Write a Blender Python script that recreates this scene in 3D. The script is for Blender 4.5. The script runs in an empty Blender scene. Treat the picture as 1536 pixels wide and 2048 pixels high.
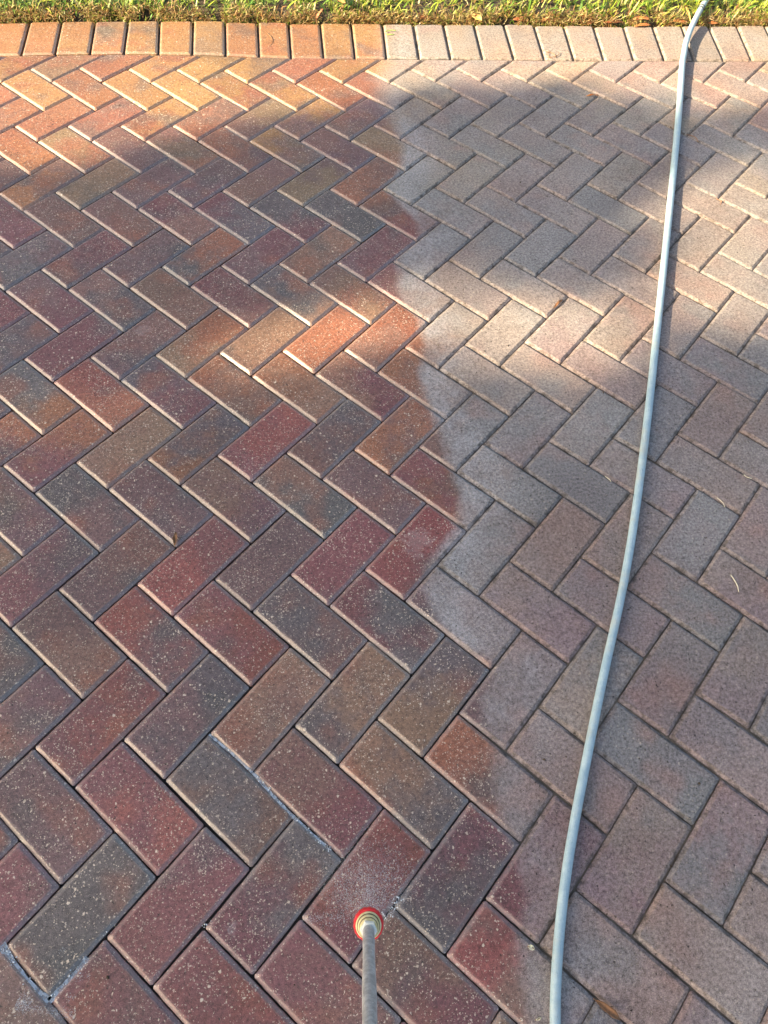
import bpy, bmesh, math, random
import numpy as np
from mathutils import Vector, Matrix, noise as mnoise

sc = bpy.context.scene
COL = sc.collection
CAM_F=1474.45844
CAM_C=[-0.01171, 0.02625, 1.25828]
CAM_R=[[0.994289, -0.09415, 0.05026], [-0.055761, -0.859818, -0.507547], [0.091, 0.501846, -0.860157]]
# ---------------------------------------------------------------- camera, sky, sun, exposure
cam_d = bpy.data.cameras.new('camera')
cam = bpy.data.objects.new('camera', cam_d); COL.objects.link(cam)
cam_d.sensor_fit = 'VERTICAL'; cam_d.sensor_height = 24.0
cam_d.lens = CAM_F / 2048 * 24.0
cam_d.clip_start = 0.02; cam_d.clip_end = 400
_R = CAM_R
cam.matrix_world = Matrix(((_R[0][0], -_R[1][0], -_R[2][0], CAM_C[0]),
                           (_R[0][1], -_R[1][1], -_R[2][1], CAM_C[1]),
                           (_R[0][2], -_R[1][2], -_R[2][2], CAM_C[2]), (0, 0, 0, 1)))
sc.camera = cam

SUN_EL = math.radians(25)
SUN_AZ = math.radians(14)                  # from the left, turned 14 degrees towards the camera's side
SUN = Vector((-math.cos(SUN_AZ)*math.cos(SUN_EL), -math.sin(SUN_AZ)*math.cos(SUN_EL), math.sin(SUN_EL)))
w = bpy.data.worlds.new('World'); sc.world = w; w.use_nodes = True
nt = w.node_tree
sky = nt.nodes.new('ShaderNodeTexSky'); sky.sky_type = 'NISHITA'; sky.sun_disc = False
sky.sun_elevation = SUN_EL; sky.sun_rotation = math.atan2(SUN.x, SUN.y)
sky.air_density = 1.0; sky.dust_density = 3.0; sky.ozone_density = 1.0
bg = nt.nodes['Background']; bg.inputs['Strength'].default_value = 0.080
hz = nt.nodes.new('ShaderNodeMix'); hz.data_type = 'RGBA'; hz.blend_type = 'MULTIPLY'; hz.inputs[0].default_value = 1
hz.inputs[7].default_value = (1.03, 1.0, .93, 1)          # a milky, slightly hazy sky
nt.links.new(sky.outputs[0], hz.inputs[6]); nt.links.new(hz.outputs[2], bg.inputs[0])
sun_d = bpy.data.lights.new('sun', 'SUN'); sun_d.energy = 4.8; sun_d.angle = math.radians(0.53)
sun_d.color = (1.0, 0.81, 0.54)
sun = bpy.data.objects.new('sun', sun_d); COL.objects.link(sun)
sun.rotation_euler = SUN.to_track_quat('Z', 'Y').to_euler(); sun.location = SUN * 12
sc.view_settings.view_transform = 'Standard'; sc.view_settings.look = 'None'
sc.view_settings.gamma = 1.0; sc.view_settings.exposure = 2.05; sc.view_settings.use_curve_mapping = False

# ---------------------------------------------------------------- measured layout (metres)
WARP=[(-1, 5, 1.2, 4.5), (-2, 4, -1.5, 3.7), (-1, 3, -0.0, 3.6), (0, 2, -2.0, 2.7), (-1, 1, 0.4, 2.5), (-2, 2, -1.3, 3.3), (-2, 3, 0.5, -2.4), (-1, 2, 1.2, -4.6), (0, 1, 2.6, -3.4), (1, 1, -2.5, 1.5), (0, 0, -0.1, 1.9), (0, 3, -2.8, -3.6), (0, 4, 4.3, 2.6), (2, 0, -3.6, 2.1), (3, 0, -2.4, -3.3), (3, -1, -3.1, 0.3), (2, -1, -1.3, -4.2), (2, -2, -3.2, 2.2), (4, -1, -3.6, -5.0), (1, -1, -2.1, 1.2), (3, -2, -0.2, -3.7), (3, -3, 3.1, -1.0), (5, -3, 1.4, -0.6), (5, -2, -2.7, -0.3), (4, -3, 1.1, -5.6), (4, -4, 4.2, -2.2), (6, -3, -0.4, -5.8), (5, -4, 4.4, -4.7), (3, -4, -0.2, -5.3), (2, -3, -2.6, -4.2), (1, 9, 4.3, 1.1), (2, 8, 0.9, 2.1), (2, 9, 2.1, -1.0), (3, 7, 1.1, 2.1), (4, 6, -0.4, 3.4), (3, 6, 4.4, 0.4), (1, 8, 5.5, 0.2), (2, 7, 4.3, 0.3), (1, 7, 3.6, 3.8), (2, 6, 2.3, 4.5), (4, 5, 3.0, -0.2), (3, 5, 3.8, 5.8), (1, 6, -2.5, 1.0), (2, 5, -2.2, -0.7), (3, 4, -2.6, -1.2), (1, 5, -1.4, 5.6), (2, 4, -1.2, 5.8), (3, 3, -2.4, 5.4), (0, 6, -0.7, 5.1), (4, 3, -1.8, 2.1), (0, 5, 2.8, -1.1), (1, 4, 3.4, -1.8), (2, 3, 0.7, -0.7), (-1, 6, 2.5, -1.4), (2, 2, -0.6, 2.2), (4, 4, 1.1, 3.5), (12, 20, -5.0, 13.2), (13, 19, -4.2, 6.1), (14, 18, -6.6, 1.5), (15, 17, -4.7, 0.8), (16, 16, -2.7, -3.8), (17, 15, -3.6, -4.5), (11, 19, -7.3, 7.1), (12, 18, -5.6, 5.6), (13, 17, -3.5, 4.1), (14, 16, -3.4, -1.0), (15, 15, -5.3, -2.5), (16, 14, -5.7, -4.0), (10, 18, -5.3, 8.6), (11, 17, -0.9, 6.2), (12, 16, 1.0, 3.9), (13, 15, -2.2, -1.8), (14, 14, 0.3, -3.0), (5, 13, 0.1, 0.2), (4, 12, 4.6, -0.0), (5, 11, 4.8, -2.4), (6, 12, -1.6, -0.0), (7, 11, -1.2, -1.0), (8, 10, -1.6, -1.1), (6, 10, 4.5, -4.7), (7, 9, 3.6, -4.7), (8, 8, -0.8, -7.3), (9, 7, -3.4, -11.4), (3, 11, 1.9, -1.7), (4, 10, 1.3, -0.8), (5, 9, 1.3, -1.7), (6, 8, 0.4, -3.8), (7, 7, 0.8, -4.5), (2, 10, 4.6, 2.9), (3, 9, 4.0, 1.0), (4, 8, 3.2, 2.3), (5, 7, 4.0, 0.0), (6, 6, 3.2, -0.2), (12, 8, -1.4, -3.3), (11, 7, -6.8, -2.3), (12, 6, -7.4, -2.1), (10, 6, -2.2, -5.3), (11, 5, -2.7, -4.9), (12, 4, -1.0, -4.5), (13, 3, -3.0, -3.8), (13, 5, -5.6, -0.2), (14, 4, -4.6, 1.9), (9, 5, -7.8, -8.5), (10, 4, -8.5, -6.1), (11, 3, -10.6, -8.3), (12, 2, -6.2, -4.5), (9, 3, -4.5, -2.3), (8, 4, -5.2, 0.1), (10, 2, -3.6, -1.5), (12, 0, 0.4, 0.6), (11, 1, 4.9, -2.2), (14, 2, 2.1, -7.1), (15, 1, 1.1, 1.5), (13, 1, -2.3, -1.8), (14, 0, 0.1, -2.5), (9, 2, -5.6, -3.4), (6, 2, -0.3, 4.4), (7, 1, 1.2, 1.8), (8, 0, 7.1, -0.9), (9, -1, 5.9, 3.9), (6, 1, -3.9, 0.3), (7, 0, -3.6, -0.5), (6, 0, -0.7, 2.0), (7, -1, -2.0, 2.9), (8, -2, 1.5, 2.7), (5, 1, -2.9, 4.3), (4, 0, 1.1, 4.7), (6, -2, 5.1, 3.1), (7, -3, 13.1, 3.7), (8, -1, 1.8, -1.5), (9, -2, 2.3, -2.9), (4, 1, -0.2, -4.1), (5, 0, -0.8, -3.8), (6, -1, -0.4, -2.0), (7, -2, 3.1, -0.1), (5, 2, -3.9, 1.2), (5, 3, 1.7, 4.3), (4, 2, -4.9, 4.9), (3, 1, -0.2, 2.3), (19, 13, -3.1, 4.8), (20, 12, -4.4, 8.2), (21, 11, 2.5, 3.4), (22, 10, -1.2, -1.3), (23, 9, -3.3, -4.7), (24, 8, -1.1, -12.3), (16, 12, 0.4, 0.6), (17, 11, -0.4, 4.2), (18, 10, -0.2, 2.0), (19, 9, 2.0, 2.1), (20, 8, -1.1, 3.5), (21, 7, 5.7, 7.3), (22, 6, 5.1, 5.1), (23, 5, 0.1, -3.1), (17, 9, 0.1, 3.4), (18, 8, -5.6, 5.0), (19, 7, 2.0, 8.6), (20, 6, -4.2, 8.1), (21, 5, -4.0, -0.5), (22, 4, -1.8, -7.0), (14, 10, -0.3, -5.1), (15, 9, 0.3, 3.2), (16, 8, -1.8, 2.6), (17, 7, 1.8, 3.9), (18, 6, 0.4, 5.4), (20, 4, 3.6, -2.2)]
INNER=[(-0.8747, 2.409), (-0.5789, 2.4231), (-0.2883, 2.418), (0.0157, 2.3959), (0.2763, 2.3961), (0.58, 2.3905), (0.9692, 2.3848), (1.535, 2.3819)]
OUTER=[(-0.9052, 2.5987), (-0.6199, 2.6132), (-0.3196, 2.6191), (-0.0087, 2.6067), (0.2956, 2.6002), (0.6144, 2.6029), (1.0221, 2.5969), (1.6175, 2.6018)]
JOINTS=[(-0.8163, -0.8175), (-0.7186, -0.7214), (-0.6169, -0.6199), (-0.5168, -0.5186), (-0.4142, -0.4211), (-0.3124, -0.3164), (-0.2112, -0.2155), (-0.1095, -0.1124), (-0.0119, -0.0135), (0.0881, 0.0878), (0.1857, 0.1881), (0.2841, 0.2907), (0.3878, 0.3927), (0.4875, 0.4923), (0.5896, 0.5943), (0.6908, 0.6951), (0.7895, 0.7965), (0.8856, 0.8969), (0.9841, 0.9997), (1.0835, 1.1038), (1.1853, 1.2053), (1.2828, 1.3076), (1.3862, 1.4035), (1.4818, 1.5056)]
WET=[(2.6064, 0.3028), (2.4131, 0.2889), (2.2749, 0.2602), (2.1575, 0.2567), (2.0458, 0.2822), (1.9514, 0.2866), (1.8395, 0.2676), (1.7659, 0.2126), (1.6928, 0.2521), (1.6318, 0.2915), (1.5641, 0.2964), (1.5011, 0.2318), (1.4126, 0.2163), (1.3442, 0.2212), (1.277, 0.2555), (1.198, 0.26), (1.1238, 0.2371), (1.0378, 0.2379), (0.9549, 0.26), (0.8769, 0.2654), (0.7958, 0.2849), (0.7215, 0.2607), (0.6483, 0.1995), (0.597, 0.1787), (0.5352, 0.1945), (0.484, 0.229), (0.4328, 0.2848), (0.3726, 0.2479), (0.3037, 0.2541), (0.2391, 0.2516), (0.1767, 0.2614), (0.117, 0.2746), (0.0615, 0.2718), (0.0108, 0.2467), (-0.0395, 0.2447), (-0.0998, 0.2476)]
HOSE=[(1.4131, 2.6956, 0.045), (1.3921, 2.6629, 0.04), (1.3725, 2.6339, 0.035), (1.3374, 2.5782, 0.026), (1.3044, 2.521, 0.02), (1.2717, 2.4553, 0.016), (1.2465, 2.3936, 0.014), (1.2228, 2.3336, 0.012), (1.1718, 2.1859, 0.01), (1.1142, 2.0233, 0.009), (1.0511, 1.8503, 0.009), (0.9891, 1.6827, 0.009), (0.9342, 1.5348, 0.009), (0.8869, 1.4079, 0.009), (0.8419, 1.2874, 0.009), (0.7947, 1.161, 0.009), (0.747, 1.0333, 0.009), (0.702, 0.9152, 0.009), (0.6608, 0.81, 0.009), (0.6225, 0.7144, 0.009), (0.5855, 0.6261, 0.009), (0.5497, 0.5463, 0.009), (0.516, 0.4759, 0.009), (0.4855, 0.413, 0.009), (0.458, 0.3547, 0.009), (0.4318, 0.2978, 0.009), (0.4049, 0.2391, 0.009), (0.3774, 0.1782, 0.009), (0.3515, 0.1174, 0.009), (0.3289, 0.0594, 0.009), (0.3103, 0.0055, 0.009), (0.2951, -0.045, 0.009), (0.2831, -0.0947, 0.009), (0.2735, -0.148, 0.009), (0.2657, -0.21, 0.009), (0.2591, -0.2801, 0.009)]
NOZ=[0.0233, 0.0467, 0.2276]
WDIR=[-0.05056, -0.27801, 0.95925]
HIT=[0.0353, 0.1127, 0.0]
GAPS=(-1.2,-.5,.05,['2222222222222222222221111111111111111111111111111111111111111111', '2222222222222222222221111111111111111111111111111111111111111111', '2222222222222222222221111111111111111111111111111111111111111111', '2222222222222222222221111111111111111111111111111111111111111111', '2222222222222222222221111111111111111111111111111111111111111111', '2222222222222222222221111111111111111111111111111111111111111111', '2222222222222222222221111111111111111111111111111111111111111111', '2222222222222222222221111111111111455211111111111111111111111111', '2222222222222222222221111111111111566511111111111111111111111111', '2222222222222222222221111111111111255511111111111111111111111111', '2222222222222222222221111111111111111111111111111111111111111111', '2222222222222222222221111111111111111111111111111111111111111111', '2222222222222222222221111111111111111111111111111111111111111111', '2222222222222222222221111111111111111111111111111111111111111111', '2222222222222222222221111111111111111111111111111111111111111111', '2222222222222222222221111111121111111111111111111111111111111111', '2222222222222222222221111111131211111111111111111111111111111111', '2222222222222222222221211111131331111111111111111111111111111111', '2222222222222222222221221111211111111111111111111111111111111111', '2222222222222222222221211112221111111111111111111111111111111111', '2222222222222222222221111111111111111111111111111111111111111111', '2222222222222222222221111111111111111111111111111111111111111111', '2222222222222222222221111111111111111111111111111111111111111111', '2222222222222222222221111111111111111111111111111111111111111111', '2222222222222222222221111111111111111111111111111111111111111111', '2222222222222222222221111111111111111111111111111111111111111111', '2222222222222222222211111111111111111111111111111111111111111111', '2222222222222222222211111111111111111111111111111111111111111111', '2222222222244323322211111111111111111111111111111111111111111111', '2222222222555544443111111111111111111111111111111111111111111111', '2222222222455322344223444321111111111111111111111111111111111111', '2222222222244457775245555554344431111111111111111111111111111111', '2222222222244677751135555554344456776643211112311111111111111111', '2222222222234654111467888764246789999887532226762111111111111111', '1111112222221111112688999998768899999998745667886111111111111111', '2222222222222222221478999999987899999998657888888311111111111122', '2222222222222222222236889999996788998887668999988422222222222222', '2222222222222222222222356777658899866544678999998522222222222222', '2222222222222222222222222222588888422222678999998632222222222222', '2222222222222222222222222222577642222222467999998742222222222222', '2222222222222222222222222222222222222344356789988632222222222222', '2222222222222222222222222222222222222244466678999863222222222222', '2222222222222222222322222222222222222224466678999985222222222222', '2222222222222222222332222222222222222222256668999997322222222222', '2222222222222222222222222222222222222222225668999997422222222222', '2222222222222222222222222222222222222222222456899987422222222222', '2222222222222222222222222222222222222222222223688886422222222222', '3333323456665432222222222222222222222222222222356765322222222222', '6666667788887764322222222222222222222222222222244443222222222222', '8888888888888876555543322222222222222222222222344444322222222222', '9999999998888888776665543222222222222222222222222222222222222222', '9999999999999999988876554322222222222244442222233333222222222333', '9999999999999999999988876654322222222344443223456665555555555555', '9999999999999999999999988877653333322223433456678887777777777777', '9999999999999999999999999988876665555555556677888998888888888888', '9999999999999999999999999999988887777777778888999999999999999999', '9999999999999999999999999999999998888888888999999999999999999999', '9999999999999999999999999999999999999999999999999999999999999999', '9999999999999999999999999999999999999999999999999999999999999999', '9999999999999999999999999999999999999999999999999999999999999999', '9999999999999999999999999999999999999999999999999999999999999999', '9999999999999999999999999999999999999999999999999999999999999999', '9999999999999999999999999999999999999999999999999999999999999999', '9999999999999999999999999999999999999999999999999999999999999999', '9999999999999999999999999999999999999999999999999999999999999999', '9999999999999999999999999999999999999999999999999999999999999999', '9999999999999999999999999999999999999999999999999999999999999999', '9999999999999999999999999999999999999999999999999999999999999999', '9999999999999999999999999999999999999999999999999999999999999999', '9999999999999999999999999999999999999999999999999999999999999999'])
CHALK=[(-0.3784, 1.2737, 0.02), (0.18, 0.6877, 0.034), (-0.1713, 0.0618, 0.012)]
FOAM=[([(-0.4988, 0.0761), (-0.4812, 0.0516), (-0.4584, 0.027), (-0.4413, 0.0116), (-0.4227, -0.0008)], 15, 1.0), ([(-0.4227, -0.0008), (-0.4056, 0.0141), (-0.3901, 0.0289), (-0.3748, 0.0476)], 12, 1.0), ([(-0.3558, 0.0676), (-0.3449, 0.0806), (-0.3328, 0.0898)], 7, 0.5), ([(-0.2135, 0.0657), (-0.2022, 0.0789)], 11, 0.9), ([(-0.2104, 0.3519), (-0.1673, 0.3126), (-0.1334, 0.2781), (-0.1074, 0.2465), (-0.0765, 0.2122)], 6, 0.35), ([(-0.1334, 0.2781), (-0.1112, 0.253)], 8, 0.8), ([(-0.0765, 0.2122), (-0.0538, 0.1881), (-0.0276, 0.1641)], 9, 0.8), ([(-0.041, 0.1775), (-0.0187, 0.1561)], 12, 1.2), ([(-0.0025, 0.1433), (0.002, 0.1401)], 8, 1.0), ([(0.032, 0.1761), (0.0466, 0.1896)], 6, 0.5), ([(-0.0845, 0.207), (-0.0888, 0.1963)], 7, 0.6), ([(0.0547, 0.0562), (0.0662, 0.0657), (0.0734, 0.0764), (0.0819, 0.0844)], 14, 2.6), ([(-0.1595, 0.0128), (-0.1438, 0.004)], 7, 0.5), ([(-0.2407, 0.0442), (-0.2359, 0.05)], 6, 0.5)]
SMEAR=[((-0.4653, 0.0051), (-0.446, -0.0026), 14, 1.8), ((-0.4676, -0.0017), (-0.3845, -0.0214), 8, 1.3), ((-0.3893, 0.0215), (-0.3691, 0.0256), 7, 0.6), ((-0.397, -0.0003), (-0.3859, 0.0033), 6, 0.6), ((-0.4115, 0.0635), (-0.4088, 0.0583), 8, 0.5), ((-0.0663, 0.0675), (-0.0031, 0.0643), 8, 1.3), ((0.0059, 0.086), (-0.0146, 0.122), 6, 0.3), ((0.0319, 0.0803), (0.0371, 0.1139), 8, 1.2), ((0.0398, 0.0829), (0.0656, 0.1134), 8, 0.45), ((0.0092, 0.079), (-0.0089, 0.0908), 8, 0.4), ((0.0205, 0.1293), (0.0699, 0.1178), 14, 0.5), ((0.0108, 0.1549), (0.0424, 0.1593), 8, 0.25), ((-0.0002, 0.1312), (0.0344, 0.1093), 10, 0.45), ((-0.041, 0.0541), (0.0038, 0.0564), 8, 0.4), ((-0.1764, 0.0622), (-0.1692, 0.0693), 6, 0.4)]
DEAD=[((0.1526, 2.7089), (0.1686, 2.6021)), ((0.4113, 2.6324), (0.4502, 2.6234)), ((0.5903, 2.631), (0.6163, 2.5936)), ((0.7288, 2.6197), (0.7691, 2.6169)), ((0.8221, 2.6173), (0.864, 2.6209)), ((0.962, 2.6346), (0.9937, 2.6221)), ((0.9781, 2.5934), (1.0049, 2.6254)), ((1.0289, 2.6033), (1.1116, 2.6072)), ((1.1369, 2.6106), (1.1967, 2.6111)), ((1.1361, 2.582), (1.1982, 2.592)), ((1.2796, 2.6118), (1.3273, 2.6058)), ((1.401, 2.6032), (1.4404, 2.6036)), ((1.3411, 2.6843), (1.3281, 2.5803)), ((0.0753, 2.6136), (0.0981, 2.6169))]
BITS={'straw_a': ((0.7799, 0.5755), (0.7834, 0.5392)), 'straw_b': ((0.8098, 0.7493), (0.8191, 0.7258)), 'straw_c': ((0.5889, 0.8159), (0.5982, 0.8017)), 'straw_d': ((0.887, 0.8014), (0.9008, 0.7905)), 'twig_a': ((-0.0847, 2.5398), (-0.0781, 2.4638)), 'blade_a': ((0.2934, 2.5422), (0.3297, 2.5484)), 'blade_b': ((0.2941, 2.5331), (0.3229, 2.5303)), 'twig_b': ((0.8019, 2.4313), (0.8273, 2.3963)), 'twig_c': ((0.8011, 2.3963), (0.8435, 2.4255)), 'twig_d': ((0.8113, 2.3906), (0.8184, 2.4313)), 'flake': ((0.8744, 2.1808), (0.9142, 2.1831)), 'twig_e': ((1.1311, 1.9851), (1.157, 1.9508)), 'smallleaf': ((-0.2828, 0.7114), (-0.2813, 0.7396)), 'bigleaf': ((0.3495, -0.0748), (0.3792, -0.101)), 'chip_a': ((0.2645, 0.0008), (0.2737, -0.0027)), 'chip_b': ((0.2578, -0.0891), (0.2669, -0.0871)), 'twig_f': ((1.126, 1.6941), (1.1289, 1.6687)), 'mosschip': ((0.5848, 1.3022), (0.6104, 1.3281))}
TREE_N = 150000

S2 = math.sqrt(2)
rnd = random.Random(11)
RN = np.random.RandomState(5)

# ---------------------------------------------------------------- helpers
def link(name, me, mat=None, parent=None):
    o = bpy.data.objects.new(name, me); COL.objects.link(o)
    if mat: me.materials.append(mat)
    if parent: o.parent = parent
    return o
def mesh(name, verts, faces, mat=None, parent=None, smooth=False):
    me = bpy.data.meshes.new(name)
    me.from_pydata([tuple(map(float, v)) for v in verts], [], faces)
    if smooth: me.polygons.foreach_set('use_smooth', [True]*len(me.polygons))
    me.update()
    return link(name, me, mat, parent)
def tag(o, label=None, cat=None, group=None, kind=None):
    if label: o['label'] = label
    if cat: o['category'] = cat
    if group: o['group'] = group
    if kind: o['kind'] = kind
    return o
def colattr(me, name, vals):
    a = me.attributes.new(name, 'FLOAT_COLOR', 'POINT')
    v = np.ones((len(me.vertices), 4), np.float32); v[:, :3] = vals
    a.data.foreach_set('color', v.ravel())
def vecattr(me, name, vals):
    a = me.attributes.new(name, 'FLOAT_VECTOR', 'POINT')
    a.data.foreach_set('vector', np.asarray(vals, np.float32).ravel())

class NT:
    def __init__(s, name):
        s.m = bpy.data.materials.new(name); s.m.use_nodes = True
        s.t = s.m.node_tree; s.b = s.t.nodes['Principled BSDF']; s.out = s.t.nodes['Material Output']
    def n(s, typ, **kw):
        x = s.t.nodes.new('ShaderNode'+typ)
        for k, v in kw.items(): setattr(x, k, v)
        return x
    def put(s, sock, v):
        if v is None: return
        if hasattr(v, 'node') or isinstance(v, bpy.types.NodeSocket): s.t.links.new(v, sock)
        else:
            if isinstance(v, (tuple, list)) and len(v) == 3 and len(sock.default_value) == 4: v = (*v, 1)
            sock.default_value = v
    def math(s, op, a, b=None, c=None, clamp=False):
        x = s.n('Math', operation=op, use_clamp=clamp)
        s.put(x.inputs[0], a); s.put(x.inputs[1], b)
        if c is not None: s.put(x.inputs[2], c)
        return x.outputs[0]
    def mix(s, f, a, b, blend='MIX'):
        x = s.n('Mix', data_type='RGBA', blend_type=blend)
        s.put(x.inputs[0], f); s.put(x.inputs[6], a); s.put(x.inputs[7], b)
        return x.outputs[2]
    def fmix(s, f, a, b):
        x = s.n('Mix', data_type='FLOAT'); s.put(x.inputs[0], f); s.put(x.inputs[2], a); s.put(x.inputs[3], b)
        return x.outputs[0]
    def ramp(s, f, a, b, lo=0., hi=1., smooth=True):
        x = s.n('MapRange', interpolation_type='SMOOTHSTEP' if smooth else 'LINEAR')
        s.put(x.inputs[0], f); s.put(x.inputs[1], a); s.put(x.inputs[2], b); s.put(x.inputs[3], lo); s.put(x.inputs[4], hi)
        return x.outputs[0]
    def noise(s, vec, scale, detail=2., rough=.5, out=0):
        x = s.n('TexNoise'); s.put(x.inputs['Vector'], vec); x.inputs['Scale'].default_value = scale
        x.inputs['Detail'].default_value = detail; x.inputs['Roughness'].default_value = rough
        return x.outputs[out]
    def voro(s, vec, scale, rand=1.):
        x = s.n('TexVoronoi'); s.put(x.inputs['Vector'], vec); x.inputs['Scale'].default_value = scale
        x.inputs['Randomness'].default_value = rand
        return x.outputs['Distance'], x.outputs['Color']
    def attr(s, name, out='Color'):
        x = s.n('Attribute', attribute_name=name); return x.outputs[out]
    def sep(s, v):
        x = s.n('SeparateXYZ'); s.put(x.inputs[0], v); return x.outputs
    def vadd(s, a, b, op='ADD'):
        x = s.n('VectorMath', operation=op); s.put(x.inputs[0], a); s.put(x.inputs[1], b); return x.outputs[0]
    def set(s, **kw):
        for k, v in kw.items(): s.put(s.b.inputs[k.replace('_', ' ')], v)
        return s.m
    def bump(s, h, dist, strength=1.):
        x = s.n('Bump'); s.put(x.inputs['Height'], h); x.inputs['Distance'].default_value = dist
        x.inputs['Strength'].default_value = strength; s.put(s.b.inputs['Normal'], x.outputs[0])

WY = [p[0] for p in WET]; WX = [p[1] for p in WET]
_wo = sorted(zip(WY, WX)); WY = [a for a, b in _wo]; WX = [b for a, b in _wo]
def wet_x(y): return float(np.interp(y, WY, WX))

def wet_mask(N, pos, width=.016, wob=.011):
    """1 where the water has reached, 0 on the paving that is still dry."""
    n1 = N.noise(pos, 9, 3., .6, out=1); n2 = N.noise(pos, 60, 3., .7, out=1)
    p = N.vadd(pos, N.vadd(N.vadd(n1, (-.5, -.5, -.5)), (wob*3.2, wob*3.2, 0), 'MULTIPLY'))
    p = N.vadd(p, N.vadd(N.vadd(n2, (-.5, -.5, -.5)), (wob*1.2, wob*1.2, 0), 'MULTIPLY'))
    x, y, z = N.sep(p)
    fc = N.n('FloatCurve'); c = fc.mapping.curves[0]
    y0, y1, x0, x1 = -1.0, 3.0, -1.0, 2.0
    ys = [-1.0] + WY + [3.0]; xs = [WX[0]] + WX + [WX[-1]]
    while len(c.points) < len(ys): c.points.new(.5, .5)
    for pt, a, b in zip(c.points, ys, xs):
        pt.location = ((a-y0)/(y1-y0), (b-x0)/(x1-x0)); pt.handle_type = 'VECTOR'
    fc.mapping.update()
    N.put(fc.inputs['Value'], N.math('DIVIDE', N.math('SUBTRACT', y, y0), y1-y0, clamp=True))
    xb = N.math('ADD', N.math('MULTIPLY', fc.outputs[0], x1-x0), x0)
    d = N.math('SUBTRACT', xb, x)
    w_ = N.ramp(y, 1.9, 2.25, width, width*3.5)
    return N.ramp(d, N.math('MULTIPLY', w_, -1), w_), d

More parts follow.
